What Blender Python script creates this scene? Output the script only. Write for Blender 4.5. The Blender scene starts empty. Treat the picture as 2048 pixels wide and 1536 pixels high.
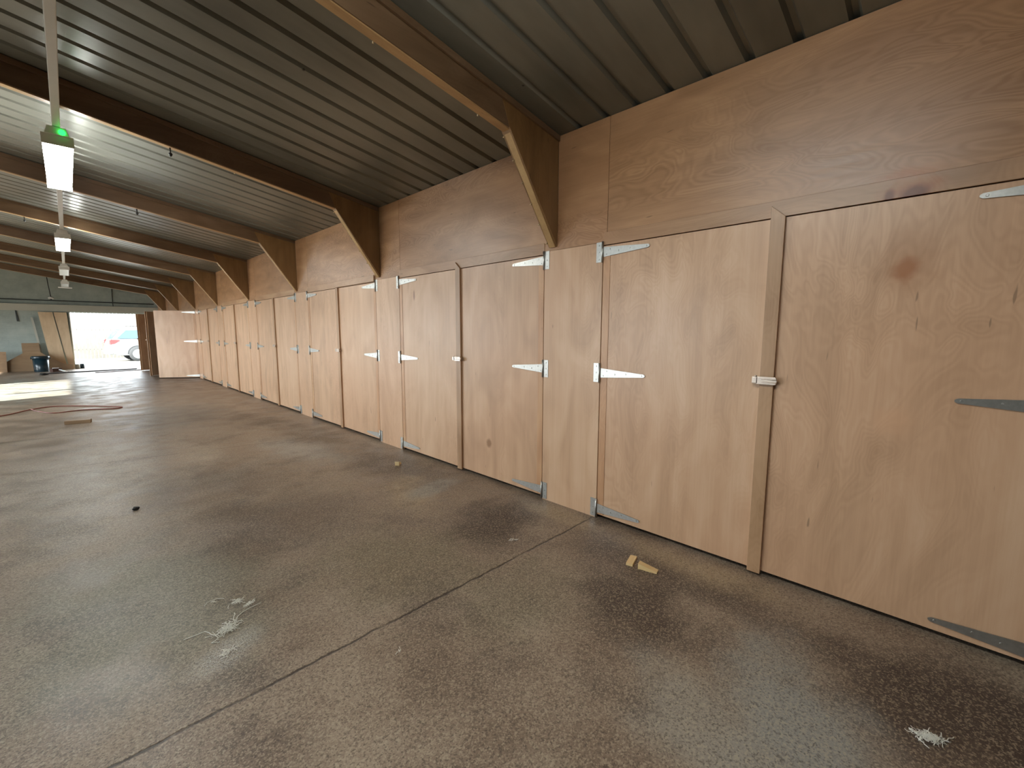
import bpy, bmesh, math, random
from mathutils import Vector, Matrix

random.seed(7)
sc = bpy.context.scene
C = sc.collection
PI = math.pi

# ------------------------------------------------------------------ layout
D = 2.817            # plane of the plywood wall
BAY = 2.827          # bay length
def pn(k): return 1.844 + BAY * k      # near edge of narrow panel k
def pf(k): return 2.408 + BAY * k      # far edge of narrow panel k
def hn(k): return 2.276 + BAY * k      # camera-side face of portal frame k
SL = 0.166
def zc(x):           # underside of the roof sheet
    return 2.97 + SL * (D - x) if x >= XR else 2.97 + SL * (D - (2 * XR - x))
XR = -1.5            # ridge
XL = 2 * XR - D      # left eave
XO = 3.95            # outer skin behind the cupboards
YE = 24.3            # inner face of the end wall
YB = -7.5            # inner face of the rear wall

# ------------------------------------------------------------------ mesh helpers
class MB:
    def __init__(self): self.bm = bmesh.new()
    def box(self, x0, x1, y0, y1, z0, z1, M=None):
        vs = [self.bm.verts.new((x, y, z)) for x in (x0, x1) for y in (y0, y1) for z in (z0, z1)]
        for f in ((0,1,3,2),(4,6,7,5),(0,4,5,1),(2,3,7,6),(0,2,6,4),(1,5,7,3)):
            self.bm.faces.new([vs[i] for i in f])
        if M:
            for v in vs: v.co = M @ v.co
        return self
    def prism(self, pts, ax, a, b, M=None):
        """polygon pts (2-D) extruded along axis ax from a to b"""
        def P(p, t):
            if ax == 'x': return Vector((t, p[0], p[1]))
            if ax == 'y': return Vector((p[0], t, p[1]))
            return Vector((p[0], p[1], t))
        A = [self.bm.verts.new(P(p, a)) for p in pts]; B = [self.bm.verts.new(P(p, b)) for p in pts]
        self.bm.faces.new(A); self.bm.faces.new(B[::-1])
        n = len(pts)
        for i in range(n): self.bm.faces.new((A[i], B[i], B[(i+1) % n], A[(i+1) % n]))
        if M:
            for v in A + B: v.co = M @ v.co
        return self
    def cyl(self, p0, p1, r0, r1=None, n=12, caps=True):
        r1 = r0 if r1 is None else r1
        p0, p1 = Vector(p0), Vector(p1); d = (p1 - p0).normalized()
        u = d.orthogonal().normalized(); w = d.cross(u)
        A = []; B = []
        for i in range(n):
            t = 2 * PI * i / n; o = u * math.cos(t) + w * math.sin(t)
            A.append(self.bm.verts.new(p0 + o * r0)); B.append(self.bm.verts.new(p1 + o * r1))
        for i in range(n):
            f = self.bm.faces.new((A[i], A[(i+1) % n], B[(i+1) % n], B[i])); f.smooth = True
        if caps: self.bm.faces.new(A[::-1]); self.bm.faces.new(B)
        return self
    def tube(self, pts, r, n=6):
        pts = [Vector(p) for p in pts]; rings = []
        for i, p in enumerate(pts):
            d = (pts[min(i+1, len(pts)-1)] - pts[max(i-1, 0)]).normalized()
            u = d.cross(Vector((0.13, 0.07, 1))).normalized(); w = d.cross(u)
            rings.append([self.bm.verts.new(p + (u*math.cos(2*PI*j/n) + w*math.sin(2*PI*j/n)) * r) for j in range(n)])
        for a, b in zip(rings, rings[1:]):
            for j in range(n):
                f = self.bm.faces.new((a[j], a[(j+1) % n], b[(j+1) % n], b[j])); f.smooth = True
        self.bm.faces.new(rings[0][::-1]); self.bm.faces.new(rings[-1])
        return self
    def lathe(self, prof, c=(0,0,0), n=32, axis='z'):
        rings = []
        for r, h in prof:
            ring = []
            for j in range(n):
                t = 2*PI*j/n; a, b = r*math.cos(t), r*math.sin(t)
                co = (a, b, h) if axis == 'z' else (a, h, b)
                ring.append(self.bm.verts.new(Vector(c) + Vector(co)))
            rings.append(ring)
        for a, b in zip(rings, rings[1:]):
            for j in range(n):
                f = self.bm.faces.new((a[j], a[(j+1) % n], b[(j+1) % n], b[j])); f.smooth = True
        self.bm.faces.new(rings[0][::-1]); self.bm.faces.new(rings[-1])
        return self
    def lump(self, c, r, seed=0, n=2):
        g = bmesh.ops.create_icosphere(self.bm, subdivisions=n, radius=1)
        rnd = random.Random(seed)
        for v in g['verts']:
            k = 1 + rnd.uniform(-.22, .22)
            v.co = Vector((v.co.x*r[0]*k, v.co.y*r[1]*k, v.co.z*r[2]*k)) + Vector(c)
        return self
    def build(self, name, mat, parent=None, bevel=0):
        bmesh.ops.recalc_face_normals(self.bm, faces=self.bm.faces[:])
        me = bpy.data.meshes.new(name); self.bm.to_mesh(me); self.bm.free()
        o = bpy.data.objects.new(name, me); C.objects.link(o)
        if mat: me.materials.append(mat)
        if parent: o.parent = parent
        if bevel:
            m = o.modifiers.new('bevel', 'BEVEL'); m.width = bevel; m.segments = 2; m.limit_method = 'ANGLE'
        return o

def tag(o, label=None, cat=None, group=None, kind=None):
    if label: o['label'] = label
    if cat: o['category'] = cat
    if group: o['group'] = group
    if kind: o['kind'] = kind
    return o
def thing(name, label, cat, loc=(0,0,0), rz=0, group=None, kind=None):
    o = bpy.data.objects.new(name, None); C.objects.link(o); o.empty_display_size = .1
    o.location = loc; o.rotation_euler = (0, 0, rz)
    return tag(o, label, cat, group, kind)

# ------------------------------------------------------------------ node helpers
class N:
    def __init__(self, name):
        self.m = bpy.data.materials.new(name); self.m.use_nodes = True
        self.t = self.m.node_tree; self.t.nodes.clear()
        self.out = self.t.nodes.new('ShaderNodeOutputMaterial')
        self.b = self.t.nodes.new('ShaderNodeBsdfPrincipled')
        self.t.links.new(self.b.outputs[0], self.out.inputs[0])
    def new(self, ty, **kw):
        n = self.t.nodes.new(ty)
        for k, v in kw.items(): setattr(n, k, v)
        return n
    def link(self, a, b): self.t.links.new(a, b)
    def val(self, sock, v):
        if hasattr(v, 'is_output') or isinstance(v, bpy.types.NodeSocket): self.link(v, sock)
        else: sock.default_value = v
    def math(self, op, a, b=0.0, c=None, clamp=False):
        n = self.new('ShaderNodeMath', operation=op, use_clamp=clamp)
        self.val(n.inputs[0], a); self.val(n.inputs[1], b)
        if c is not None: self.val(n.inputs[2], c)
        return n.outputs[0]
    def vmath(self, op, a, b=(0,0,0)):
        n = self.new('ShaderNodeVectorMath', operation=op)
        self.val(n.inputs[0], a); self.val(n.inputs[1], b)
        return n.outputs['Value'] if op in ('LENGTH', 'DISTANCE', 'DOT_PRODUCT') else n.outputs[0]
    def noise(self, vec, scale=1, detail=2, rough=.5, dist=0):
        n = self.new('ShaderNodeTexNoise'); self.link(vec, n.inputs['Vector'])
        n.inputs['Scale'].default_value = scale; n.inputs['Detail'].default_value = detail
        n.inputs['Roughness'].default_value = rough; n.inputs['Distortion'].default_value = dist
        return n.outputs[0]
    def ramp(self, v, stops, interp='LINEAR'):
        n = self.new('ShaderNodeValToRGB'); n.color_ramp.interpolation = interp
        e = n.color_ramp.elements
        while len(e) < len(stops): e.new(.5)
        for el, (p, c) in zip(e, stops):
            el.position = p; el.color = (c, c, c, 1) if isinstance(c, (int, float)) else (*c, 1)
        self.link(v, n.inputs[0]); return n.outputs[0]
    def mix(self, f, a, b, mode='MIX'):
        n = self.new('ShaderNodeMix', data_type='RGBA', blend_type=mode)
        self.val(n.inputs[0], f)
        for s, v in ((n.inputs[6], a), (n.inputs[7], b)):
            if isinstance(v, tuple): s.default_value = (*v[:3], 1)
            else: self.link(v, s)
        return n.outputs[2]
    def sstep(self, v, lo, hi, a=0.0, b=1.0):
        n = self.new('ShaderNodeMapRange', interpolation_type='SMOOTHSTEP')
        self.link(v, n.inputs[0])
        for i, x in enumerate((lo, hi, a, b)): n.inputs[i+1].default_value = x
        return n.outputs[0]
    def pos(self): return self.new('ShaderNodeNewGeometry').outputs['Position']
    def objco(self):
        tc = self.new('ShaderNodeTexCoord').outputs['Object']
        oi = self.new('ShaderNodeObjectInfo')
        self.rnd = oi.outputs['Random']
        s = self.math('MULTIPLY', self.rnd, 57.0)
        cb = self.new('ShaderNodeCombineXYZ')
        for i in range(3): self.link(s, cb.inputs[i])
        return self.vmath('ADD', tc, cb.outputs[0])
    def blob(self, P, c, r, ang=0, soft=.5, wob=None):
        """soft ellipse mask around c with radii r in the floor or wall plane"""
        v = self.vmath('SUBTRACT', P, c)
        if ang:
            rt = self.new('ShaderNodeVectorRotate', rotation_type='Z_AXIS'); self.link(v, rt.inputs['Vector'])
            rt.inputs['Angle'].default_value = -ang; v = rt.outputs[0]
        v = self.vmath('MULTIPLY', v, tuple(1/q for q in r))
        d = self.vmath('LENGTH', v)
        if wob is not None: d = self.math('ADD', d, wob)
        return self.sstep(d, 1 - soft, 1 + soft, 1, 0)
    def bump(self, h, strength=.2, dist=.01):
        n = self.new('ShaderNodeBump'); n.inputs['Strength'].default_value = strength
        n.inputs['Distance'].default_value = dist; self.link(h, n.inputs['Height'])
        self.link(n.outputs[0], self.b.inputs['Normal'])
    def set(self, color=None, rough=.5, metal=0, spec=.5):
        if color is not None:
            if isinstance(color, tuple): self.b.inputs['Base Color'].default_value = (*color, 1)
            else: self.link(color, self.b.inputs['Base Color'])
        self.val(self.b.inputs['Roughness'], rough)
        self.b.inputs['Metallic'].default_value = metal
        self.b.inputs['Specular IOR Level'].default_value = spec
        return self.m

def srgb(r, g, b):
    f = lambda c: (c/255/12.92) if c <= 10 else ((c/255 + .055)/1.055)**2.4
    return (f(r), f(g), f(b))

# ------------------------------------------------------------------ materials
def plywood(name, grain, dark, mid, light, fig=1.0, stains=()):
    """rotary-cut plywood: flowing figure, fine fibres, small pin marks"""
    n = N(name); P = n.objco()
    if grain == 'z': s1, s2, s3 = (2.5, 2.5, .27), (95, 95, 2.2), (14, 14, .8)
    elif grain == 'y': s1, s2, s3 = (2.6, .30, 3.1), (95, 2.2, 95), (14, .8, 14)
    else: s1, s2, s3 = (.42, 2.6, 2.6), (2.2, 95, 95), (.8, 14, 14)
    warp = n.noise(n.vmath('MULTIPLY', P, tuple(q*.55 for q in s1)), 1, 2, .5)
    Pw = n.vmath('ADD', n.vmath('MULTIPLY', P, s1), n.vmath('SCALE', P, (0,0,0)))
    f = n.noise(Pw, 1.0, 2, .45, 1.4)
    rings = n.math('SINE', n.math('MULTIPLY', f, 64.0))
    rings = n.math('MULTIPLY', n.math('POWER', n.math('ABSOLUTE', rings), 2.2), n.sstep(warp, .42, .60))
    fibre = n.noise(n.vmath('MULTIPLY', P, s2), 1, 3, .6)
    band = n.noise(n.vmath('MULTIPLY', P, s3), .6, 3, .55)
    tone = n.math('ADD', n.math('MULTIPLY', band, .40), n.math('MULTIPLY', f, .60))
    tone = n.math('ADD', tone, n.math('MULTIPLY', n.math('SUBTRACT', fibre, .5), .20))
    tone = n.math('SUBTRACT', tone, n.math('MULTIPLY', rings, .085 * fig))
    tone = n.math('ADD', tone, n.math('MULTIPLY', n.math('SUBTRACT', n.rnd, .5), .12))
    col = n.ramp(tone, [(.22, dark), (.5, mid), (.78, light)])
    # pink / yellow drift between veneers
    hue = n.noise(P, .7, 1)
    col = n.mix(n.math('MULTIPLY', n.sstep(hue, .4, .7), .25), col, (mid[0]*1.0, mid[1]*.88, mid[2]*.86))
    # pin knots and dark flecks
    fl = n.noise(n.vmath('MULTIPLY', P, tuple((34 if q > 50 else 5) for q in s2)), 1.0, 1)
    pk = n.sstep(fl, .765, .80)
    col = n.mix(n.math('MULTIPLY', pk, .55), col, tuple(c*.35 for c in dark))
    if stains:
        W = n.pos(); wob = n.math('MULTIPLY', n.math('SUBTRACT', n.noise(W, 14, 3), .5), 1.1)
        for c, r, colr, amt in stains:
            col = n.mix(n.math('MULTIPLY', n.blob(W, c, r, 0, .55, wob), amt), col, colr)
    n.bump(n.math('ADD', fibre, n.math('MULTIPLY', rings, .4)), .06, .002)
    return n.set(col, n.math('ADD', n.math('MULTIPLY', fibre, .2), .27), 0, .5)

RUST = srgb(150, 84, 36)
M = {}
M['door'] = plywood('door_plywood', 'z', srgb(168,133,102), srgb(197,159,126), srgb(214,180,148), 1.0,
    [((D, .166, 1.75), (.2, .045, .05), RUST, .75), ((D, .16, 1.79), (.2, .11, .14), srgb(150,100,60), .35),
     ((D, .15, 1.02), (.2, .07, .07), srgb(206,160,124), .5),
     ((D, 3.1, .37), (.2, .03, .04), srgb(116,74,34), .7), ((D, 4.36, 1.86), (.2, .014, .05), srgb(110,60,40), .7),
     ((D, 6.4, 1.75), (.2, .04, .12), srgb(126,88,58), .5)])
M['fascia'] = plywood('fascia_plywood', 'y', srgb(134,96,62), srgb(163,122,86), srgb(188,148,109), 2.1,
    [((D, .19, 2.165), (.2, .10, .05), RUST, .55), ((D, .16, 2.125), (.2, .06, .02), srgb(96,42,10), .8)])
M['header'] = plywood('header_rail_plywood', 'y', srgb(138,102,70), srgb(168,130,96), srgb(192,156,120), .7,
    [((D, .17, 2.115), (.2, .10, .05), RUST, .55), ((D, .16, 2.10), (.2, .05, .03), srgb(90,40,10), .85), ((D, .25, 2.10), (.2, .02, .03), srgb(90,40,10), .8)])
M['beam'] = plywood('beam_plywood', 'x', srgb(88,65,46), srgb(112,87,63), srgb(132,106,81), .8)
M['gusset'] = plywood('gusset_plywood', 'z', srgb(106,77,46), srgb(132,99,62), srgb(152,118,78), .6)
M['strip'] = plywood('pale_softwood_strip', 'x', srgb(150,116,76), srgb(184,150,104), srgb(206,176,130), .5)
M['batten'] = plywood('edge_batten_timber', 'z', srgb(158,114,80), srgb(190,146,108), srgb(208,170,130), .9)
M['cover'] = plywood('cover_strip_timber', 'z', srgb(138,100,66), srgb(172,136,102), srgb(192,156,122), .7)
M['sheet'] = plywood('loose_sheet_plywood', 'z', srgb(190,162,128), srgb(214,188,154), srgb(230,206,174), .6)
M['offcut'] = plywood('offcut_plywood', 'x', srgb(120,96,72), srgb(146,120,92), srgb(166,140,110), .5)
M['pine'] = plywood('fresh_pine', 'x', srgb(206,172,116), srgb(232,202,148), srgb(244,222,176), .8)

def mat_metal(name, base, rough, metal=.9):
    n = N(name); P = n.objco()
    v = n.noise(P, 60, 3, .6)
    col = n.mix(n.sstep(v, .3, .7), tuple(c*.88 for c in base), base)
    n.bump(v, .05, .001)
    return n.set(col, n.math('ADD', n.math('MULTIPLY', v, .25), rough - .12), metal)
M['galv'] = mat_metal('galvanised_steel', (.50, .49, .46), .34, .92)
M['chrome'] = mat_metal('brassy_chrome', (.62, .52, .44), .36, 1.0)
M['screw'] = mat_metal('bright_screw', (.8, .66, .42), .3, 1.0)

def mat_plain(name, c, rough=.5, var=.15, scale=8, metal=0, spec=.5):
    n = N(name); P = n.objco()
    v = n.noise(P, scale, 3, .6)
    col = n.mix(v, tuple(q*(1-var) for q in c), tuple(min(1, q*(1+var)) for q in c))
    return n.set(col, rough, metal, spec)
M['white'] = mat_plain('white_plastic', (.78, .79, .77), .45, .04)
M['trunk'] = mat_plain('white_trunking_plastic', (.62, .63, .60), .4, .06)
M['black'] = mat_plain('black_plastic', (.015, .015, .016), .5)
M['cable'] = mat_plain('dark_cable', (.03, .035, .035), .6)
M['fluff'] = mat_plain('white_fibre', (.80, .78, .70), .9, .1, 40)
M['stone'] = mat_plain('black_stone', (.012, .011, .010), .7)
M['bin'] = mat_plain('blue_black_bin_plastic', srgb(24, 46, 56), .25, .1)
M['redcable'] = mat_plain('red_brown_cable', srgb(120, 62, 50), .5)
M['darktimber'] = mat_plain('dark_timber', srgb(52, 46, 46), .7, .3)
M['brownblock'] = mat_plain('brown_block', srgb(84, 58, 50), .7, .2)
M['inside'] = mat_plain('dark_cupboard_lining', srgb(92, 72, 54), .8, .2)
M['lintel'] = mat_plain('pale_painted_lintel', srgb(178, 178, 166), .6, .1, 3)
M['fence'] = mat_plain('pale_fence_timber', srgb(86, 82, 75), .8, .3, 3)
M['carpaint'] = mat_plain('white_car_paint', (.15, .15, .147), .3, .02)
M['glass'] = mat_plain('tinted_car_glass', srgb(20, 62, 92), .15, .05)
M['tyre'] = mat_plain('tyre_rubber', (.02, .02, .02), .8)
M['alloy'] = mat_plain('silver_alloy', (.62, .66, .68), .35, .05, 8, .6)
M['redlamp'] = mat_plain('red_lamp_plastic', (.62, .03, .03), .25, .05)
M['greyblock'] = None

def mat_wall():
    n = N('painted_blockwork'); P = n.pos()
    br = n.new('ShaderNodeTexBrick'); rt = n.new('ShaderNodeVectorRotate', rotation_type='X_AXIS')
    n.link(P, rt.inputs['Vector']); rt.inputs['Angle'].default_value = -PI/2
    n.link(rt.outputs[0], br.inputs['Vector'])
    br.inputs['Scale'].default_value = 1; br.inputs['Brick Width'].default_value = .44; br.inputs['Row Height'].default_value = .22
    br.inputs['Mortar Size'].default_value = .004; br.inputs['Mortar Smooth'].default_value = .5
    v = n.noise(P, 2.2, 4, .6)
    col = n.ramp(v, [(.3, srgb(146,156,150)), (.55, srgb(164,174,168)), (.75, srgb(176,184,176))])
    col = n.mix(n.math('MULTIPLY', br.outputs['Fac'], .15), col, srgb(96,106,100))
    n.bump(n.math('SUBTRACT', n.noise(P, 60, 3), br.outputs['Fac']), .15, .004)
    return n.set(col, .7, 0, .3)
M['block'] = mat_wall()

def mat_roof():
    n = N('grey_box_profile_steel'); P = n.pos()
    v = n.noise(n.vmath('MULTIPLY', P, (.6, 2.0, 1)), 1.2, 4, .6)
    col = n.ramp(v, [(.3, srgb(104,104,95)), (.55, srgb(124,124,114)), (.8, srgb(140,139,128))])
    sp = n.new('ShaderNodeTexVoronoi'); n.link(P, sp.inputs['Vector']); sp.inputs['Scale'].default_value = 2.1
    dot = n.sstep(sp.outputs['Distance'], .016, .028, 1, 0)
    col = n.mix(n.math('MULTIPLY', dot, .8), col, (.02, .018, .015))
    return n.set(col, n.math('ADD', n.math('MULTIPLY', v, .2), .24), .35, .5)
M['roof'] = mat_roof()

def mat_floor():
    n = N('worn_concrete_floor'); P = n.pos()
    big = n.noise(P, .55, 4, .55)
    mid = n.noise(P, 2.4, 5, .62)
    sm = n.noise(P, 13, 4, .65)
    vo = n.new('ShaderNodeTexVoronoi'); n.link(P, vo.inputs['Vector']); vo.inputs['Scale'].default_value = 165
    agg = vo.outputs['Color']
    fine = n.noise(P, 170, 4, .78)
    gr = n.noise(P, 62, 3, .7)
    sep = n.new('ShaderNodeSeparateColor'); n.link(agg, sep.inputs[0])
    t = n.math('ADD', n.math('MULTIPLY', big, .35), n.math('MULTIPLY', mid, .65))
    col = n.ramp(t, [(.3, srgb(98,82,70)), (.45, srgb(132,113,97)), (.58, srgb(152,133,115)), (.72, srgb(170,154,136))])
    # olive / beige drift
    col = n.mix(n.math('MULTIPLY', n.sstep(n.noise(P, 1.1, 3), .5, .68), .35), col, srgb(132,120,102))
    wob = n.math('MULTIPLY', n.math('SUBTRACT', n.noise(P, 3.2, 4, .6), .5), 2.0)
    DK, LT, BG, GY = srgb(62,49,43), srgb(158,152,142), srgb(172,150,120), srgb(148,146,140)
    for c, r, a, colr, amt in (
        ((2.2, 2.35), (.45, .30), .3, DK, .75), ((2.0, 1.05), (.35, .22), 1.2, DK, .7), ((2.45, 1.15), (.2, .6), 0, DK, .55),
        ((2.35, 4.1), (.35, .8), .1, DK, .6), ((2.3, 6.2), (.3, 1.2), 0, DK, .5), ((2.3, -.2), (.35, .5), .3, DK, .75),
        ((1.75, .25), (.45, .22), .5, GY, .75), ((1.55, .55), (.30, .2), .9, LT, .5), ((2.62, .95), (.12, .45), 0, BG, .6),
        ((2.65, 2.1), (.1, .35), 0, BG, .45), ((2.1, 3.35), (.18, .45), -.4, BG, .55), ((2.3, 3.3), (.3, .12), .3, GY, .6),
        ((1.4, 2.3), (.4, .5), .4, srgb(110,100,76), .45), ((.2, 2.9), (.5, .7), 0, srgb(112,112,96), .5), ((-.2, 6.0), (.8, 1.4), 0, srgb(126,118,112), .5),
        ((1.1, 3.6), (.5, .6), .5, srgb(88,74,66), .5), ((1.6, 1.6), (.35, .3), .2, srgb(112,104,84), .4), ((.9, 5.0), (.6, .6), 0, srgb(92,78,72), .5),
        ((-.9, 16.4), (1.1, 2.6), 0, srgb(158,162,152), .8), ((1.9, 5.6), (.25, .7), .2, GY, .5), ((2.1, 8.0), (.25, .8), .1, DK, .5), ((2.2, 16.2), (.5, .9), .2, DK, .55), ((1.2, 9.5), (.7, 1.2), 0, srgb(104,104,102), .4)):  # first ellipse paints the far-left sun patch paler, light put into the colour
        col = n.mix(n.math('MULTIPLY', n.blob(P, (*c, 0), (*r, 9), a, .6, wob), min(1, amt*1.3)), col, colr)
    col = n.mix(n.math('MULTIPLY', n.sstep(n.noise(P, 1.9, 5, .7), .50, .36), .45), col, srgb(74,61,54))
    # exposed aggregate
    g = n.math('ADD', n.math('MULTIPLY', sep.outputs[0], .22), n.math('ADD', n.math('MULTIPLY', fine, .43), n.math('MULTIPLY', gr, .35)))
    col = n.mix(n.math('MULTIPLY', n.sstep(g, .50, .63), .55), col, srgb(186,170,146))
    col = n.mix(n.math('MULTIPLY', n.sstep(g, .48, .36), .62), col, srgb(60,49,42))
    # pale scuffs and dusty patches
    sc1 = n.math('MULTIPLY', n.sstep(sm, .60, .74), n.sstep(mid, .48, .62))
    col = n.mix(n.math('MULTIPLY', sc1, .4), col, srgb(176,162,132))
    wh = n.math('MULTIPLY', n.blob(P, (.38, 2.2, 0), (.12, .07, 9), .5, .8, wob), n.sstep(fine, .45, .6))
    col = n.mix(n.math('MULTIPLY', wh, .8), col, srgb(205,205,200))
    # day joints and a crack
    sx = n.new('ShaderNodeSeparateXYZ'); n.link(P, sx.inputs[0])
    jw = n.math('MULTIPLY', n.math('SUBTRACT', n.noise(P, 9, 3, .7), .5), .035)
    joint = None
    for y0, w in ((1.865, .006), (8.62, .010), (15.4, .012), (22.0, .012), (-4.9, .006)):
        d = n.math('ABSOLUTE', n.math('ADD', n.math('SUBTRACT', sx.outputs[1], y0), jw))
        mk = n.sstep(d, w*.5, w*1.9, 1, 0)
        joint = mk if joint is None else n.math('MAXIMUM', joint, mk)
    d = n.math('ABSOLUTE', n.math('ADD', n.math('SUBTRACT', n.math('ADD', sx.outputs[1], n.math('MULTIPLY', sx.outputs[0], .19)), 6.55), n.math('MULTIPLY', jw, 2)))
    crack = n.math('MULTIPLY', n.sstep(d, .006, .022, 1, 0), n.sstep(sm, .42, .55))
    gap = n.math('MULTIPLY', joint, n.sstep(n.noise(P, 5, 2), .3, .5, .45, 1))
    allg = n.math('MAXIMUM', gap, n.math('MULTIPLY', crack, .5))
    col = n.mix(n.math('MULTIPLY', allg, .8), col, srgb(34,26,23))
    h = n.math('ADD', n.math('MULTIPLY', g, .7), n.math('MULTIPLY', sm, .8))
    h = n.math('SUBTRACT', h, n.math('MULTIPLY', allg, 1.5))
    n.bump(h, .35, .006)
    ro = n.math('ADD', n.math('MULTIPLY', n.sstep(mid, .35, .65), .20), .30)
    return n.set(col, ro, 0, .5)
M['floor'] = mat_floor()

def mat_ground():
    n = N('outside_concrete'); P = n.pos()
    v = n.noise(P, 1.3, 5, .6)
    return n.set(n.ramp(v, [(.3, srgb(104,103,98)), (.7, srgb(122,120,113))]), .85, 0, .3)
M['ground'] = mat_ground()

def mat_emit(name, c, s):
    n = N(name); n.b.inputs['Base Color'].default_value = (*c, 1)
    n.b.inputs['Emission Color'].default_value = (*c, 1); n.b.inputs['Emission Strength'].default_value = s
    n.b.inputs['Roughness'].default_value = .4
    return n.m
LAMP = 43.0
M['lit'] = mat_emit('lit_diffuser', (.96, 1.0, .97), LAMP)
M['led'] = mat_emit('green_indicator', (.02, 1.0, .10), 2.5)
M['unlit'] = mat_plain('unlit_diffuser', (.72, .78, .80), .3, .03)

# ------------------------------------------------------------------ the setting
def S(o, label, cat): return tag(o, label, cat, None, 'structure')

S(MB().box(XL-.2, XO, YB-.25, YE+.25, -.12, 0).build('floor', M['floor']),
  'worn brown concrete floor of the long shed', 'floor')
S(MB().box(-40, 45, -40, 75, -.3, -.125).build('ground', M['ground']),
  'pale sunlit yard outside the far doorway', 'ground')

# profiled roof sheet: flats with narrow upward grooves, ribs run down the slope
def roof():
    ys = []; y = YB - .3; P = .2335
    off = (2.077 - (YB - .3)) % P
    prof = [(YB-.3, 0)]
    y = YB - .3 + off - P
    while y < YE + .3:
        for dy, dz in ((-.028, 0), (-.012, .026), (.012, .026), (.028, 0)):
            if prof[-1][0] < y + dy < YE + .3: prof.append((y + dy, dz))
        y += P
    prof.append((YE+.3, 0))
    bm = bmesh.new()
    xs = [XO + .12, XR, XL - .25]
    grid = []
    for x in xs:
        zb = 2.97 + SL*(D - x) if x >= XR else 2.97 + SL*(D - (2*XR - x))
        grid.append([bm.verts.new((x, yy, zb + dz)) for yy, dz in prof])
    top = []
    for x in xs:
        zb = 2.97 + SL*(D - x) if x >= XR else 2.97 + SL*(D - (2*XR - x))
        top.append([bm.verts.new((x, yy, zb + .06)) for yy in (YB-.3, YE+.3)])
    for a, b in zip(grid, grid[1:]):
        for i in range(len(prof)-1): bm.faces.new((a[i], a[i+1], b[i+1], b[i]))
    for a, b in zip(top, top[1:]): bm.faces.new((a[0], b[0], b[1], a[1]))
    bmesh.ops.recalc_face_normals(bm, faces=bm.faces[:])
    me = bpy.data.meshes.new('ceiling'); bm.to_mesh(me); bm.free(); me.materials.append(M['roof'])
    o = bpy.data.objects.new('ceiling', me); C.objects.link(o); return o
S(roof(), 'dark grey ribbed steel roof sheet over the shed', 'ceiling')

# outer skin behind the cupboards
S(MB().box(XO, XO+.15, YB-.25, YE+.25, 0, zc(XO)-.004).build('wall_outer', M['inside']), 'outer wall behind the cupboards', 'wall')
# left wall with a doorway and two window openings, added to let daylight in
lw = MB()
for y0, y1, z0, z1 in ((YB-.25, 4.0, 0, 2.96), (8.0, 12.2, 0, 2.96), (16.8, 18.6, 0, 2.96), (22.6, YE+.25, 0, 2.96), (18.6, 22.6, 0, .8), (18.6, 22.6, 1.95, 2.96), (12.2, 16.8, 2.7, 2.96), (4.0, 8.0, 2.2, 2.96), (4.0, 8.0, 0, .8)):
    lw.box(XL-.2, XL, y0, y1, z0, z1)
S(lw.build('wall_left', M['block']), 'painted block wall on the left of the shed', 'wall')
# end wall with the vehicle doorway
OX0, OX1, OZ = .092, 2.42, 2.175
def gable(mb, x0, x1, z0, y0, y1):
    pts = [(x0, z0), (x1, z0), (x1, zc(x1)-.002)]
    if x0 < XR < x1: pts.append((XR, zc(XR)-.002))
    pts.append((x0, zc(x0)-.002)); mb.prism(pts, 'y', y0, y1)
ew = MB(); gable(ew, XL, OX0, 0, YE, YE+.22); gable(ew, OX1, XO, 0, YE, YE+.22); gable(ew, OX0, OX1, OZ, YE, YE+.22)
S(ew.build('wall_back', M['block']), 'grey-green painted end wall around the bright doorway', 'wall')
S(MB().box(XL, XO, YE-.10, YE, 2.20, 2.42).box(XL, XO, YE-.13, YE, 2.42, 2.45).build('trim_1', M['lintel']), 'pale lintel beam over the bright doorway', 'lintel')
# rear wall behind the camera, with a wide doorway
rw = MB(); gable(rw, XL, XO, 0, YB-.22, YB)
S(rw.build('wall_front', M['block']), 'end wall behind the viewpoint', 'wall')

# right-hand plywood wall: upper sheets and narrow panels
wall = thing('wall_right', 'plywood wall above and between the cupboard doors', 'wall', (D, 0, 0), 0, None, 'structure')
T = .018
ZH = 2.085           # top of doors
ZR = 2.175           # top of header rail
for k in range(-3, 8):
    y0 = hn(k) + .088; y1 = hn(k+1) - .002; yj = pn(k+1) - .03
    if y0 > YE: break
    y1 = min(y1, YE-.002)
    ztop = zc(D) - .004
    MB().box(0, T, y0, min(yj-.0015, y1), ZR, ztop).build('fascia_sheet', M['fascia'], wall)
    if yj < y1: MB().box(0, T, yj+.0015, y1, 2.108, ztop).build('fascia_sheet', M['fascia'], wall)
for k in range(-3, 8):
    if pn(k) > YE: break
    MB().box(.001, T, hn(k)-.0015, min(pf(k)+.002, YE-.002), 2.107, 2.24).build('filler_strip', M['fascia'], wall)
    MB().box(-.004, T, pn(k)+.002, min(pf(k)-.002, YE-.002), 0, 2.105).build('narrow_panel', M['door'], wall, .0015)

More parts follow.
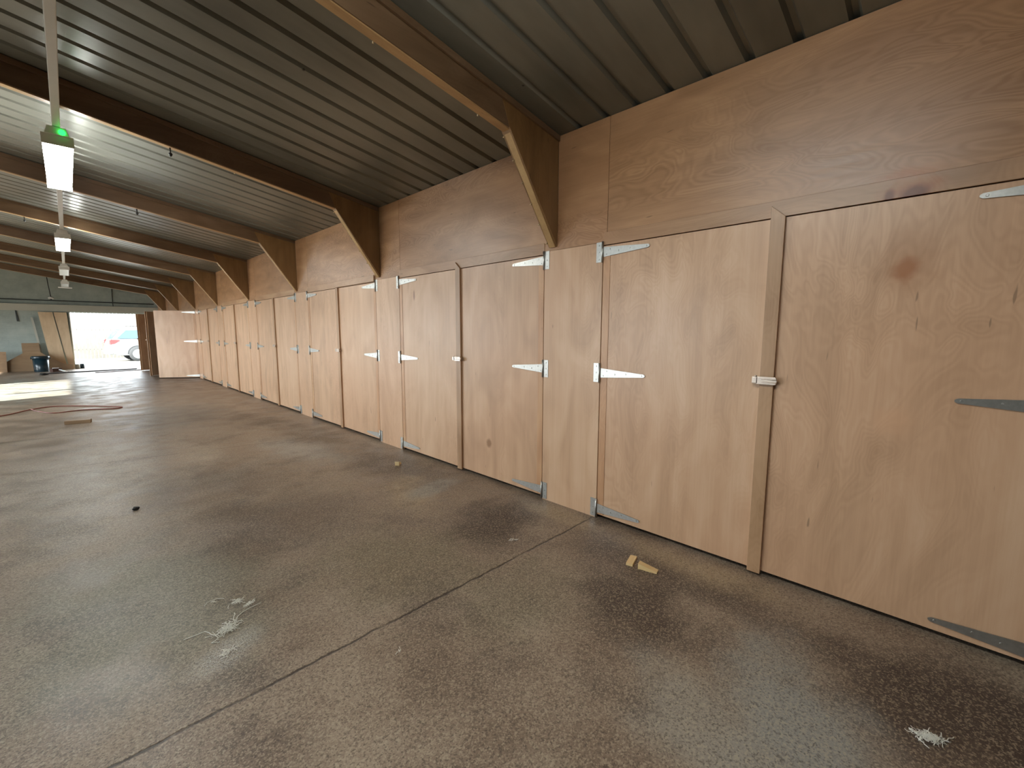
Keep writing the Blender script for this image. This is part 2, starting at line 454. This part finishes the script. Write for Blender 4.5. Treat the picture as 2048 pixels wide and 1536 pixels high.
# portal frames
def frame(k):
    y0 = hn(k); y1 = y0 + .085
    nth = ['nearest', 'second', 'third', 'fourth', 'fifth', 'sixth', 'seventh', 'farthest']
    lab = '%s plywood roof beam and knee brace along the wall' % nth[k] if k >= 0 else 'roof beam behind the viewpoint'
    r = thing('roof_beam', lab, 'beam', (0, y0, 0), 0, None, 'structure')
    xk, zk = 2.289, 2.861
    zb = lambda x: zk + SL*(xk - x)
    mir = lambda p: (2*XR - p[0], p[1])
    half = [(xk, zk), (xk + .03, zc(xk+.03)-.004), (XR, zc(XR)-.004)]
    out = [(XR, zb(XR)), (xk, zk), (xk+.02, zc(xk+.02)-.004), (XR, zc(XR)-.004)]
    full = [(XR, zb(XR)), (xk, zk), (xk+.02, zc(xk+.02)-.004), (XR, zc(XR)-.004), mir((xk+.02, zc(xk+.02)-.004)), mir((xk, zk))]
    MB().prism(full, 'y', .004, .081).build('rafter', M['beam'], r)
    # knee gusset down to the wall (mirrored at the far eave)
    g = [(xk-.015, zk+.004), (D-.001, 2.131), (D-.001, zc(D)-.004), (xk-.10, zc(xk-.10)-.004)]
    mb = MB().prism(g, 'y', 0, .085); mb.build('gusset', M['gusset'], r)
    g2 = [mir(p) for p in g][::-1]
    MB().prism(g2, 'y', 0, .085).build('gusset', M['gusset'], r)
    # pale strips under the rafter and along the knee
    u = .010
    a, b = Vector((xk, zk)), Vector((D-.003, 2.131)); dd = (b-a).normalized(); nn = Vector((-dd.y, dd.x)) * -1
    if nn.x > 0: nn = -nn
    p0 = a + dd*.02; p1 = b
    MB().prism([tuple(p0), tuple(p1), tuple(p1 + nn*u + Vector((-.002, .004))), tuple(p0 + nn*u)], 'y', .014, .071).build('edge_strip', M['strip'], r)
    st = [(XR, zb(XR)), (xk-.004, zb(xk-.004)), (xk-.004, zb(xk-.004)-.008), (XR, zb(XR)-.008)]
    MB().prism(st, 'y', .012, .073).build('soffit_strip', M['strip'], r)
    # top batten under the sheet, camera side
    tb = [(D-.004, zc(D)-.005), (XR, zc(XR)-.005), (XR, zc(XR)-.047), (D-.004, zc(D)-.047)]
    MB().prism(tb, 'y', -.016, -.0005).build('top_batten', M['beam'], r)
    if k in (0, 1):
        for i in range(6):
            q = a + dd*(.03 + .165*i)
            c = Vector((q.x, .076, q.y))
            MB().cyl(c + Vector((nn.x*.004, 0, nn.y*.004)), c + Vector((nn.x*.022, .006, nn.y*.022)), .006, .004, 8).build('screw', M['screw'], r)
        for xx in (2.05, 1.30):
            MB().cyl((xx, .076, zb(xx)), (xx, .082, zb(xx)-.014), .006, .004, 8).build('screw', M['screw'], r)
    return r
for k in range(-3, 8): frame(k)

# ------------------------------------------------------------------ cupboards
def strap_hinge(parent, y, s, z, kind):
    """T hinge: plate on the fixed panel at edge y, strap pointing s along y on the door. Local to parent."""
    x = -.0045
    mb = MB()
    # fixed plate
    ya, yb = (y - s*.006, y - s*.055)
    mb.box(x-.003, x, min(ya, yb), max(ya, yb), z-.072, z+.072)
    # barrel
    mb.cyl((x-.007, y, z-.074), (x-.007, y, z+.074), .0075, None, 12)
    # strap
    w0, w1, L = .036, .011, .368
    pts = [(y + s*.004, z-w0), (y + s*(L-.01), z-w1), (y + s*L, z-w1*.4), (y + s*L, z+w1*.4), (y + s*(L-.01), z+w1), (y + s*.004, z+w0)]
    if s < 0: pts = pts[::-1]
    mb.prism(pts, 'x', x-.0035, x-.0002)
    # screw heads
    for dy, dz in ((.03, -.02), (.06, .016), (.13, -.004), (.22, .003), (.345, 0)):
        mb.cyl((x-.0033, y + s*dy, z+dz), (x-.0062, y + s*dy, z+dz), .006, .0045, 10)
    for dz in (-.05, 0, .05):
        mb.cyl((x-.0028, y - s*.032, z+dz), (x-.0058, y - s*.032, z+dz), .006, .0045, 10)
    return mb.build('strap_hinge', M['galv'], parent)

def latch(parent, y, z):
    """hasp-style swivel latch bridging the cover strip; y is its middle"""
    mb = MB(); x = -.024
    n = 10; pts = []
    L, R = .066, .022
    for i in range(n+1):
        t = -PI/2 + PI*i/n; pts.append((y + L - R + R*math.cos(t)*.6, z + R*math.sin(t)))
    for i in range(n+1):
        t = PI/2 + PI*i/n; pts.append((y - L + R + R*math.cos(t)*.6, z + R*math.sin(t)))
    mb.prism(pts, 'x', x-.016, x)
    for dz in (-.008, .008): mb.cyl((x-.017, y-.055, z+dz), (x-.017, y+.02, z+dz), .0035, None, 8)
    mb.box(x-.022, x+.004, y+.045, y+.068, z-.016, z+.018)
    mb.cyl((x-.014, y+.052, z+.018), (x-.014, y+.052, z+.028), .006, None, 8)
    mb.box(x, -.004, y+.035, y+.075, z-.02, z+.02)
    mb.box(x, -.02, y-.055, y-.02, z-.012, z+.012)
    return mb.build('latch', M['chrome'], parent, .002)

CUP = [
 (-1, 'nearest plywood double cupboard, cut by the right edge, rusty burn mark on its door'),
 (0, 'plywood double cupboard with a small brown knot low on its right door'),
 (1, 'plywood double cupboard with a raised batten above only its right door'),
 (2, 'fourth plywood double cupboard from the camera, paler left door, pinkish right door'),
 (3, 'fifth plywood double cupboard from the camera, narrow in view, shining middle hinges'),
 (4, 'last shut plywood cupboard beside the angled open door'),
 (5, 'plywood cupboard with both doors swung open, wide door facing the camera'),
 (6, 'farthest plywood cupboard, pale open door against the bright doorway')]
G = 'plywood double-door cupboards along the right wall'
for k, lab in CUP:
    ya, yb = pf(k), pn(k+1); ym = (ya + yb)/2
    cu = thing('storage_cupboard', lab, 'cupboard', (D, ym, 0), 0, G)
    L0, L1 = ya - ym, yb - ym
    MB().box(-.003, T, L0+.001, L1-.001, ZH, ZR-.001).build('header_rail', M['header'], cu, .001)
    if k == 1:
        MB().box(-.022, -.0035, L0+.012, .045, ZH+.004, ZR-.004).build('header_batten', M['header'], cu, .002)
    # carcass lining seen only when the doors stand open
    MB().box(T+.001, XO-D-.002, L0-.03, L0-.012, .001, 2.5).build('side_lining', M['inside'], cu)
    MB().box(T+.001, XO-D-.002, L1+.012, L1+.03, .001, 2.5).build('side_lining', M['inside'], cu)
    for side in (0, 1):         # 0 = door hinged at the near panel, 1 = at the far panel
        s = 1 if side == 0 else -1
        hy = L0 if side == 0 else L1
        dr = MB().box(0, T, min(hy + s*.004, -s*.0035), max(hy + s*.004, -s*.0035), .030, ZH-.006)
        # leaf geometry is kept relative to its hinge line so that it can swing
        for v in dr.bm.verts: v.co.y -= hy
        leaf = dr.build('door', M['door'], cu, .001)
        leaf.location = (0, hy, 0)
        swing = {(5, 0): 56, (5, 1): -62, (6, 1): -60}.get((k, side), 0)
        leaf.rotation_euler = (0, 0, math.radians(swing))
        MB().box(-.0035, 0, min(s*.005, s*.062), max(s*.005, s*.062), .032, ZH-.008).build('edge_batten', M['batten'], leaf, .001)
        for z in (2.036, 1.146, .082):
            strap_hinge(leaf, 0, s, z, side)
        if side == 1:
            c0, c1 = -L1 - .036, -L1 + .036
            MB().prism([(c0, .014), (c1, .014), (c1, ZH+.062 if k in (-1, 0) else ZH-.004), (c0, ZH-.003)], 'x', -.020, -.0006).build('cover_strip', M['cover'], leaf, .002)
            latch(leaf, -L1 + .0, 1.178)
        if k == 4 and side == 0:
            pass

# ------------------------------------------------------------------ lighting rail
rail = thing('cable_trunking', 'long white cable trunking running under the roof beams', 'trunking', (.072, 0, 0))
MB().box(-.024, .024, YB+.3, 22.0, 3.10, 3.145).build('trunking', M['trunk'], rail, .004)
for k in range(-3, 8):
    y = hn(k) + .04
    if y > 22: continue
    MB().box(-.012, .012, y-.015, y+.015, 3.145, 2.861 + SL*(2.289-.072) - .009).build('hanger', M['trunk'], rail)

def batten_light(y0, y1, lit, lab, green=False):
    ym = (y0+y1)/2; r = thing('batten_light', lab, 'ceiling light', (.072, ym, 2.96), 0, 'lights along the white trunking')
    h = (y1-y0)/2
    MB().prism([(-.075, .075), (.075, .075), (.055, .138), (-.055, .138)], 'y', -h, h).build('body', M['white'], r, .004)
    MB().prism([(-.088, .074), (-.092, .02), (-.078, 0), (.078, 0), (.092, .02), (.088, .074)], 'y', -h+.02, h-.02).build('diffuser', M['lit'] if lit else M['unlit'], r, .006)
    for s in (-1, 1):
        MB().box(-.096, .096, s*(h-.018) - .006, s*(h-.018) + .006, -.003, .08).build('end_cap', M['white'], r, .003)
    if green:
        MB().cyl((.03, -h-.002, .1), (.03, -h-.02, .1), .022, .018, 16).build('indicator_light', M['led'], r)
    return r
batten_light(5.28, 6.92, True, 'large glowing light nearest the camera with a green indicator', True)
batten_light(10.42, 12.10, True, 'smaller glowing light, second along the white trunking')
batten_light(15.62, 17.30, False, 'unlit light third along the white trunking')
l4 = batten_light(20.35, 21.9, False, 'farthest unlit light with a flat wide plate below')
MB().box(-.17, .17, .55, .80, -.03, -.004).build('plate', M['white'], l4, .003)

batten_light(.15, 1.75, True, 'added unseen glowing light on the trunking above the viewpoint')  # unseen lamp, added to brighten the near floor and wall
# black hooks under the beams
def hook(x, y, z, lab):
    r = thing('cable_hook', lab, 'hook', (x, y, z), 0, 'black hooks under the beams')
    MB().cyl((0,0,.0), (0,0,-.05), .006, None, 8).build('stem', M['black'], r)
    MB().lathe([(.001, -.078), (.010, -.07), (.016, -.055), (.012, -.045), (.001, -.044)], n=12).build('knob', M['black'], r)
hb = lambda x: 2.861 + SL*(2.289 - x) - .009
hook(.79, hn(1)+.04, hb(.79), 'small black hook under the second beam')
hook(.80, hn(2)+.04, hb(.80), 'small black hook under the third beam, right of the trunking')
hook(-.34, hn(3)+.04, hb(-.34), 'small black hook under the fourth beam, left of the trunking')

# ------------------------------------------------------------------ end wall things
YW = YE
tag(MB().tube([(XL+.05, YW-.02, 2.60), (-1.6, YW-.02, 2.60), (.4, YW-.02, 2.60), (2.7, YW-.02, 2.60)], .018, 8).build('conduit', M['cable']),
    'dark conduit running level across the end wall above the lintel', 'conduit')
tag(MB().tube([(1.41, YW-.025, 3.16), (1.40, YW-.025, 2.9), (1.39, YW-.06, 2.62), (1.39, YW-.15, 2.46)], .014, 8).build('drop_cable', M['cable']),
    'dark cable dropping down the end wall above the doorway', 'cable')
pd = thing('pendant_holder', 'white ring lamp holder hanging on a dark flex by the end wall', 'lamp', (-.33, YW-.25, 2.68))
MB().tube([(-.05, 0, zc(-.38)-2.68-.01), (-.035, 0, .5), (0, 0, .05)], .014, 8).build('flex', M['cable'], pd)
MB().lathe([(.03, .05), (.075, .03), (.085, -.01), (.06, -.03), (.03, -.025)], n=20).build('ring', M['white'], pd)
MB().lathe([(.03, -.02), (.028, -.05), (.012, -.06)], n=16).build('socket', M['black'], pd)
tag(MB().prism([(-1.29, 2.31), (-1.265, 2.31), (-1.215, 1.80), (-1.27, 1.80)], 'y', YW-.04, YW-.002).build('wall_bracket', M['cable']),
    'dark tapering bracket on the end wall at the left edge', 'bracket')

# plywood sheets standing by the doorway
def sheet(name, pts, yb, lean, t, mat, lab, cat, group=None):
    """polygon (x,z) leaning back by angle lean from its foot at y=yb"""
    o = MB().prism(pts, 'y', 0, t).build(name, mat)
    o.location = (0, yb, 0); o.rotation_euler = (-lean, 0, 0)
    return tag(o, lab, cat, group)
g = 'sheets of plywood leaning by the far doorway'
sheet('plywood_sheet', [(-.50, .004), (-.10, .004), (-.34, 2.17), (-.72, 2.17)], 23.98, .08, .018, M['sheet'], 'tall pale plywood sheet leaning on the end wall, left of a dark gap', 'plywood sheet', g)
sheet('plywood_sheet', [(-.055, .004), (.10, .004), (.035, 2.17), (-.315, 2.17), (-.20, 1.2)], 24.0, .08, .018, M['sheet'], 'tall pale plywood sheet leaning beside the doorway edge', 'plywood sheet', g)
tag(MB().box(.085, .115, YE-.12, YE-.002, 0, 2.17).build('timber_post', M['lintel']), 'grey timber post along the left edge of the doorway', 'post')
tag(MB().prism([(-.72, .0), (-.66, .0), (-.86, 1.95), (-.92, 1.95)], 'y', 24.16, 24.2).build('timber_batten', M['lintel']), 'thin grey batten leaning on the end wall left of the plywood sheets', 'batten')
go = 'plywood offcuts against the end wall'
sheet('plywood_offcut', [(-2.2, .003), (.05, .003), (.04, .20), (-.16, .22), (-.62, .56), (-.80, .73), (-1.12, .73), (-1.62, .36), (-2.2, .10)], 23.55, .25, .012, M['offcut'], 'large brown plywood offcut with a sloping top behind the dark bin', 'plywood offcut', go)
sheet('plywood_offcut', [(-1.22, .002), (-.72, .002), (-.79, 1.02), (-1.22, 1.02)], 23.86, .15, .012, M['offcut'], 'small square brown offcut standing behind the large sloping offcut', 'plywood offcut', go)
sheet('plywood_offcut', [(-2.3, .002), (-1.60, .002), (-1.58, .72), (-2.3, .78)], 23.40, .12, .012, M['offcut'], 'brown plywood offcut at the left edge of the picture', 'plywood offcut', go)

# bin
b = thing('plastic_bin', 'dark blue-black round plastic bin in front of the brown offcuts', 'bin', (-.755, 23.0, 0))
MB().lathe([(.188, 0), (.192, .01), (.208, .50), (.198, .50), (.18, .03), (.02, .03)], n=36).build('body', M['bin'], b)
MB().lathe([(.207, .46), (.235, .465), (.238, .55), (.225, .56), (.206, .555)], n=36).build('rim', M['bin'], b)
for s in (-1, 1): MB().box(s*.228-.02, s*.228+.02, -.05, .05, .46, .52).build('handle', M['bin'], b, .006)

# clutter by the doorway
tag(MB().box(-.14, .14, -.07, .07, 0, .12, Matrix.Translation((-.40, 22.6, 0)) @ Matrix.Rotation(.6, 4, 'Z')).build('timber_block', M['brownblock']), 'dark brown timber block on the floor right of the bin', 'block')
for i, (x, y, z, a, bb, L) in enumerate(((-.40, 22.55, .135, .5, .25, .16), (-.24, 22.5, .03, -.6, .3, .2), (-.05, 22.6, .02, .2, 0, .12))):
    lab = ['pale stick lying on top of the dark brown block', 'pale stick propped beside the dark brown block', 'short pale stick between the bin and the doorway'][i]
    if i == 1: z = .045
    tag(MB().box(-L/2, L/2, -.02, .02, -.014, .014, Matrix.Translation((x, y, z)) @ Matrix.Rotation(a, 4, 'Z') @ Matrix.Rotation(bb if i == 1 else 0, 4, 'Y')).build('timber_stick', M['white']), lab, 'stick', 'pale sticks near the bin')
for i, (x, lab) in enumerate(((.17, 'grey-blue tin standing by the left doorway edge'), (.30, 'darker blue tin standing inside the doorway'))):
    t = thing('paint_tin', lab, 'tin', (x, 23.9 if i == 0 else 24.0, 0), 0, 'tins at the doorway')
    MB().lathe([(.07, 0), (.07, .17), (.062, .175)], n=20).build('body', M['bin'] if i else M['lintel'], t)
    MB().lathe([(.066, .175), (.066, .185), (.05, .185)], n=20).build('lid', M['alloy'], t)
tag(MB().box(-1.28, 1.28, -.045, .045, 0, .035, Matrix.Translation((.50, 21.85, 0)) @ Matrix.Rotation(math.radians(10), 4, 'Z')).build('timber_batten', M['darktimber']),
    'long dark batten lying across the floor before the doorway', 'batten')
tag(MB().box(-.8, .8, -.03, .03, 0, .025, Matrix.Translation((1.35, 21.3, 0)) @ Matrix.Rotation(math.radians(14), 4, 'Z')).build('timber_batten', M['brownblock']),
    'thin brown batten lying on the floor near the open cupboard doors', 'batten')
tag(MB().lump((-.66, 21.2, .03), (.11, .10, .035), 5).build('dark_rag', M['stone']), 'small dark rag on the floor in front of the bin', 'rag')

# ------------------------------------------------------------------ things on the floor
pb = tag(MB().box(-.15, .15, -.05, .05, 0, .055).build('timber_offcut', M['offcut'], None, .003), 'short square timber offcut lying alone on the far left floor', 'offcut')
pb.location = (.005, 9.66, 0); pb.rotation_euler = (0, 0, -.2)
w = tag(MB().box(-.057, .057, -.021, .021, 0, .016).build('timber_wedge', M['pine'], None, .001), 'flat pale pine offcut, left one of the pair by the near cupboards', 'wedge', 'pine wedges on the floor')
w.location = (2.406, 1.304, 0); w.rotation_euler = (0, 0, math.atan2(.03, .11))
w = tag(MB().prism([(-.055, 0), (.06, 0), (.06, .010), (-.055, .036)], 'y', -.021, .021).build('timber_wedge', M['pine'], None, .001), 'tapered pale pine wedge, right one of the pair by the near cupboards', 'wedge', 'pine wedges on the floor')
w.location = (2.39, 1.185, 0); w.rotation_euler = (0, 0, -1.35)
w = tag(MB().prism([(-.04, 0), (.04, 0), (.035, .02), (-.04, .045)], 'y', -.024, .024).build('timber_wedge', M['pine'], None, .001), 'small pale pine wedge lying alone before the second cupboard', 'wedge', 'pine wedges on the floor')
w.location = (2.44, 4.17, 0); w.rotation_euler = (0, 0, .75)
tag(MB().lump((.275, 4.587, .012), (.022, .018, .016), 3).build('stone', M['stone']), 'small black stone on the bare floor at left', 'stone')

def tuft(name, c, L, W, ang, n, seed, lab, tails=()):
    """ragged clump of white fibres with loose strands"""
    rnd = random.Random(seed); mb = MB(); ca, sa = math.cos(ang), math.sin(ang)
    def put(u, v, z): return (c[0] + u*ca - v*sa, c[1] + u*sa + v*ca, z)
    for i in range(n):
        u, v = rnd.gauss(0, L*.42), rnd.gauss(0, W*.45)
        t = rnd.uniform(-.9, .9) + (PI if rnd.random() < .5 else 0); l = rnd.uniform(.25, .7)*W + .008
        p = []; cu, cv = u, v
        for s in range(5):
            p.append(put(cu, cv, .002 + rnd.uniform(0, .008))); t += rnd.uniform(-.7, .7)
            cu += math.cos(t)*l*.35; cv += math.sin(t)*l*.35
        mb.tube(p, rnd.uniform(.0007, .0016), 4)
    for k, pts in enumerate(tails):
        q = []
        for (u0, v0), (u1, v1) in zip(pts, pts[1:]):
            for s in range(4): q.append(put(u0+(u1-u0)*s/4 + rnd.uniform(-.004,.004), v0+(v1-v0)*s/4 + rnd.uniform(-.004,.004), .004))
        q.append(put(*pts[-1], .003)); mb.tube(q, .0018, 5)
    return tag(mb.build(name, M['fluff']), lab, 'fibre tuft', 'white fibre tufts on the floor')
tuft('fibre_tuft', (.432, 2.385), .06, .032, .72, 110, 1, 'long white frayed tuft with trailing strands, left foreground', [[(.05, 0), (.10, .015), (.16, .0), (.21, -.035)], [(.06, .01), (.12, .05)], [(-.06, 0), (-.03, .09), (-.09, .15)], [(-.07,-.01), (-.10, .005), (-.09, -.03)]])
tuft('fibre_tuft', (.527, 2.60), .03, .02, .3, 40, 2, 'small white tuft behind the long frayed tuft')
tuft('fibre_tuft', (.565, 2.53), .024, .013, .4, 36, 8, 'small creamy tuft just right of the small white tuft')
tuft('fibre_tuft', (.392, 2.205), .045, .03, .6, 26, 3, 'thin dusty white tuft in front of the long frayed tuft')
tuft('fibre_tuft', (2.062, -.075), .055, .020, -1.1, 130, 4, 'bright white frayed tuft, bottom right foreground', [[(.05, 0), (.09, .03)], [(0, .01), (.03, .05)], [(-.04, -.01), (-.02, -.05)]])
tuft('fibre_tuft', (2.08, 2.036), .03, .010, -.6, 16, 5, 'tiny white tuft near the floor joint by the second cupboard')
tuft('fibre_tuft', (.945, 1.655), .02, .006, .9, 6, 6, 'tiny white thread alone on the middle foreground floor')
tuft('fibre_tuft', (.43, 2.68), .02, .02, .2, 5, 9, 'thin curled white thread farthest of the left foreground tufts', [[(-.04, 0), (-.01, .03), (.03, .02), (.05, -.01)]])

# red-brown lead on the floor
pts = [(-1.6, 11.0), (-.93, 11.35), (-.60, 11.9), (-.3, 12.1), (.2, 11.7), (.55, 11.25), (.62, 11.1), (.5, 11.0), (.1, 11.2), (-.27, 11.12), (-.45, 11.45), (-.6, 11.9)]
sm = []
for i in range(len(pts)-1):
    p0, p1, p2, p3 = (Vector(pts[max(0, min(len(pts)-1, i+j))]) for j in (-1, 0, 1, 2))
    for s in range(6):
        t = s/6
        q = .5*((2*p1) + (p2-p0)*t + (2*p0-5*p1+4*p2-p3)*t*t + (3*p1-p0-3*p2+p3)*t**3)
        sm.append((q.x, q.y, .009 + (.012 if i == len(pts)-2 and s > 3 else 0)))
tag(MB().tube(sm, .009, 8).build('extension_lead', M['redcable']), 'red-brown cable looped on the far left floor', 'cable')

# ------------------------------------------------------------------ outside
f = MB()
for i in range(-60, 60):
    x = i*.155
    f.box(x+.005, x+.150, 0, .022, .03, 3.3 + .03*math.sin(i*1.7))
fo = thing('board_fence', 'tall pale vertical-board fence across the yard', 'fence', (3, 34.2, -.125))
f.build('boards', M['fence'], fo)
r_ = MB()
for z in (.5, 1.6, 2.8): r_.box(-9.2, 9.2, .023, .08, z, z+.1)
r_.build('rail', M['fence'], fo)

def car():
    c = thing('car', 'white estate car parked outside the doorway, tail towards the left', 'car', (3.86, 31.5, -.125), math.radians(5)); c.scale = (1.05,)*3
    # side profile (x along the car, tail at -2.35), z up
    prof = [(-2.28, .42), (-2.36, .60), (-2.34, .92), (-2.27, 1.08), (-1.86, 1.64), (-1.60, 1.72), (.1, 1.70), (.55, 1.60), (1.25, 1.12), (2.05, .98), (2.30, .80), (2.34, .45), (2.2, .30), (-2.1, .30)]
    mb = MB(); bm = mb.bm
    secs = [(-.86, .90), (-.80, 1.0), (.80, 1.0), (.86, .90)]
    rings = []
    for y, sc_ in secs:
        ring = []
        for x, z in prof:
            tum = 1 - .16*max(0, (z - 1.0))/.7
            ring.append(bm.verts.new((x*(1 if abs(sc_-1) < 1e-6 else .985), y*tum, .3 + (z-.3)*(1 if abs(sc_-1) < 1e-6 else .985))))
        rings.append(ring)
    n = len(prof)
    for a, b in zip(rings, rings[1:]):
        for i in range(n): bm.faces.new((a[i], a[(i+1) % n], b[(i+1) % n], b[i]))
    bm.faces.new(rings[0]); bm.faces.new(rings[-1][::-1])
    body = mb.build('body', M['carpaint'], c, .03)
    sy = lambda z: .862*(1 - .16*max(0, (z-1.0))/.7)*1.0
    def side_glass(pts, s, name='side_window'):
        m = MB(); A = [m.bm.verts.new((x, s*(sy(z)+.004), z)) for x, z in pts]; B = [m.bm.verts.new((x, s*(sy(z)-.03), z)) for x, z in pts]
        m.bm.faces.new(A); m.bm.faces.new(B[::-1])
        for i in range(len(pts)): m.bm.faces.new((A[i], B[i], B[(i+1) % len(pts)], A[(i+1) % len(pts)]))
        return m.build(name, M['glass'], c)
    for s in (-1, 1):
        side_glass([(-2.06, 1.14), (-1.70, 1.55), (-.85, 1.58), (-.85, 1.14)], s)
        side_glass([(-.78, 1.14), (-.78, 1.58), (.10, 1.57), (.10, 1.14)], s)
        side_glass([(.17, 1.14), (.17, 1.56), (.50, 1.50), (.95, 1.14)], s)
        m = MB(); pts = [(-2.345, .86), (-2.335, 1.05), (-2.285, 1.10), (-1.95, 1.06), (-2.16, .90)]
        A = [m.bm.verts.new((x, s*.868, z)) for x, z in pts]; B = [m.bm.verts.new((x-.015, s*.62, z)) for x, z in pts]
        m.bm.faces.new(A); m.bm.faces.new(B[::-1])
        for i in range(5): m.bm.faces.new((A[i], B[i], B[(i+1) % 5], A[(i+1) % 5]))
        m.build('tail_light', M['redlamp'], c)
        MB().box(-1.5, .2, s*.62-.015, s*.62+.015, 1.735, 1.76).box(-1.5, -1.44, s*.62-.015, s*.62+.015, 1.70, 1.74).box(.14, .2, s*.62-.015, s*.62+.015, 1.68, 1.74).build('roof_rail', M['black'], c)
        for x in (-1.30, 1.42):
            wh = MB().lathe([(.18, -.1), (.34, -.1), (.365, -.07), (.365, .07), (.34, .1), (.18, .1)], (x, s*.80, .365), 28, 'y').build('wheel', M['tyre'], c)
            MB().lathe([(.02, -.012), (.20, -.010), (.235, 0), (.235, .04), (.02, .04)] if s < 0 else [(.02, .012), (.20, .010), (.235, 0), (.235, -.04), (.02, -.04)], (x, s*.905, .365), 24, 'y').build('wheel_rim', M['alloy'], wh)
            a = MB()
            arc = [(x + .43*math.cos(t), .365 + .43*math.sin(t)) for t in [PI*i/14 for i in range(15)]]
            arc += [(x + .385*math.cos(t), .365 + .385*math.sin(t)) for t in [PI*i/14 for i in range(14, -1, -1)]]
            a.prism(arc, 'y', s*.855, s*.875); a.build('wheel_arch', M['tyre'], c)
    MB().prism([(-2.262, 1.11), (-1.90, 1.60), (-1.875, 1.59), (-2.23, 1.10)], 'y', -.64, .64).build('rear_window', M['glass'], c)
    MB().box(-2.42, -2.25, -.80, .80, .36, .56).build('rear_bumper', M['carpaint'], c, .03)
    return c
car()

# ------------------------------------------------------------------ light
w = bpy.data.worlds.new('World'); sc.world = w; w.use_nodes = True
nt = w.node_tree; nt.nodes.clear()
bg = nt.nodes.new('ShaderNodeBackground'); wo = nt.nodes.new('ShaderNodeOutputWorld'); nt.links.new(bg.outputs[0], wo.inputs[0])
bg.inputs[0].default_value = (.86, .95, 1.0, 1); bg.inputs[1].default_value = 13.0
sl = bpy.data.lights.new('sun', 'SUN'); sl.energy = 24; sl.angle = .01; sl.color = (1, .985, .94)
so = bpy.data.objects.new('sun', sl); C.objects.link(so)
so.rotation_euler = Vector((.88, .30, -.40)).to_track_quat('-Z', 'Y').to_euler()
for loc, sx, sy_, rot in (((1.25, YE+.3, 1.1), 2.3, 2.2, (-PI/2, 0, 0)), ((XL-.25, 14.5, 1.35), 4.6, 2.7, (PI/2, 0, -PI/2)), ((XL-.25, 20.6, 1.38), 4.0, 1.15, (PI/2, 0, -PI/2)), ((XL-.25, 6.0, 1.5), 4.0, 1.4, (PI/2, 0, -PI/2))):
    al = bpy.data.lights.new('portal', 'AREA'); al.shape = 'RECTANGLE'; al.size = sx; al.size_y = sy_; al.cycles.is_portal = True
    ao = bpy.data.objects.new('portal', al); C.objects.link(ao); ao.location = loc; ao.rotation_euler = rot

# ------------------------------------------------------------------ camera
f_, yaw, pitch, roll = 873.179, .79125923, .11805045, .00249052
cy, sy2, cp, sp = math.cos(yaw), math.sin(yaw), math.cos(pitch), math.sin(pitch)
F = Vector((sy2*cp, cy*cp, -sp)); r0 = Vector((cy, -sy2, 0)); u0 = r0.cross(F)
cr, sr = math.cos(roll), math.sin(roll)
rr = cr*r0 + sr*u0; uu = -sr*r0 + cr*u0
cam = bpy.data.cameras.new('camera'); co = bpy.data.objects.new('camera', cam); C.objects.link(co)
m = Matrix((rr, uu, -F)).transposed().to_4x4(); m.translation = (0, 0, 1.45)
co.matrix_world = m
cam.sensor_width = 36; cam.lens = 36*f_/2048; cam.clip_start = .05; cam.clip_end = 300
sc.camera = co
vs = sc.view_settings
vs.view_transform = 'Standard'; vs.look = 'None'; vs.gamma = 1; vs.use_curve_mapping = False
vs.exposure = 0.42
sc.cycles.use_denoising = True
sc.cycles.max_bounces = 8; sc.cycles.diffuse_bounces = 5; sc.cycles.use_adaptive_sampling = True; sc.cycles.adaptive_threshold = .06; sc.cycles.caustics_reflective = False
sc.cycles.sample_clamp_indirect = 8
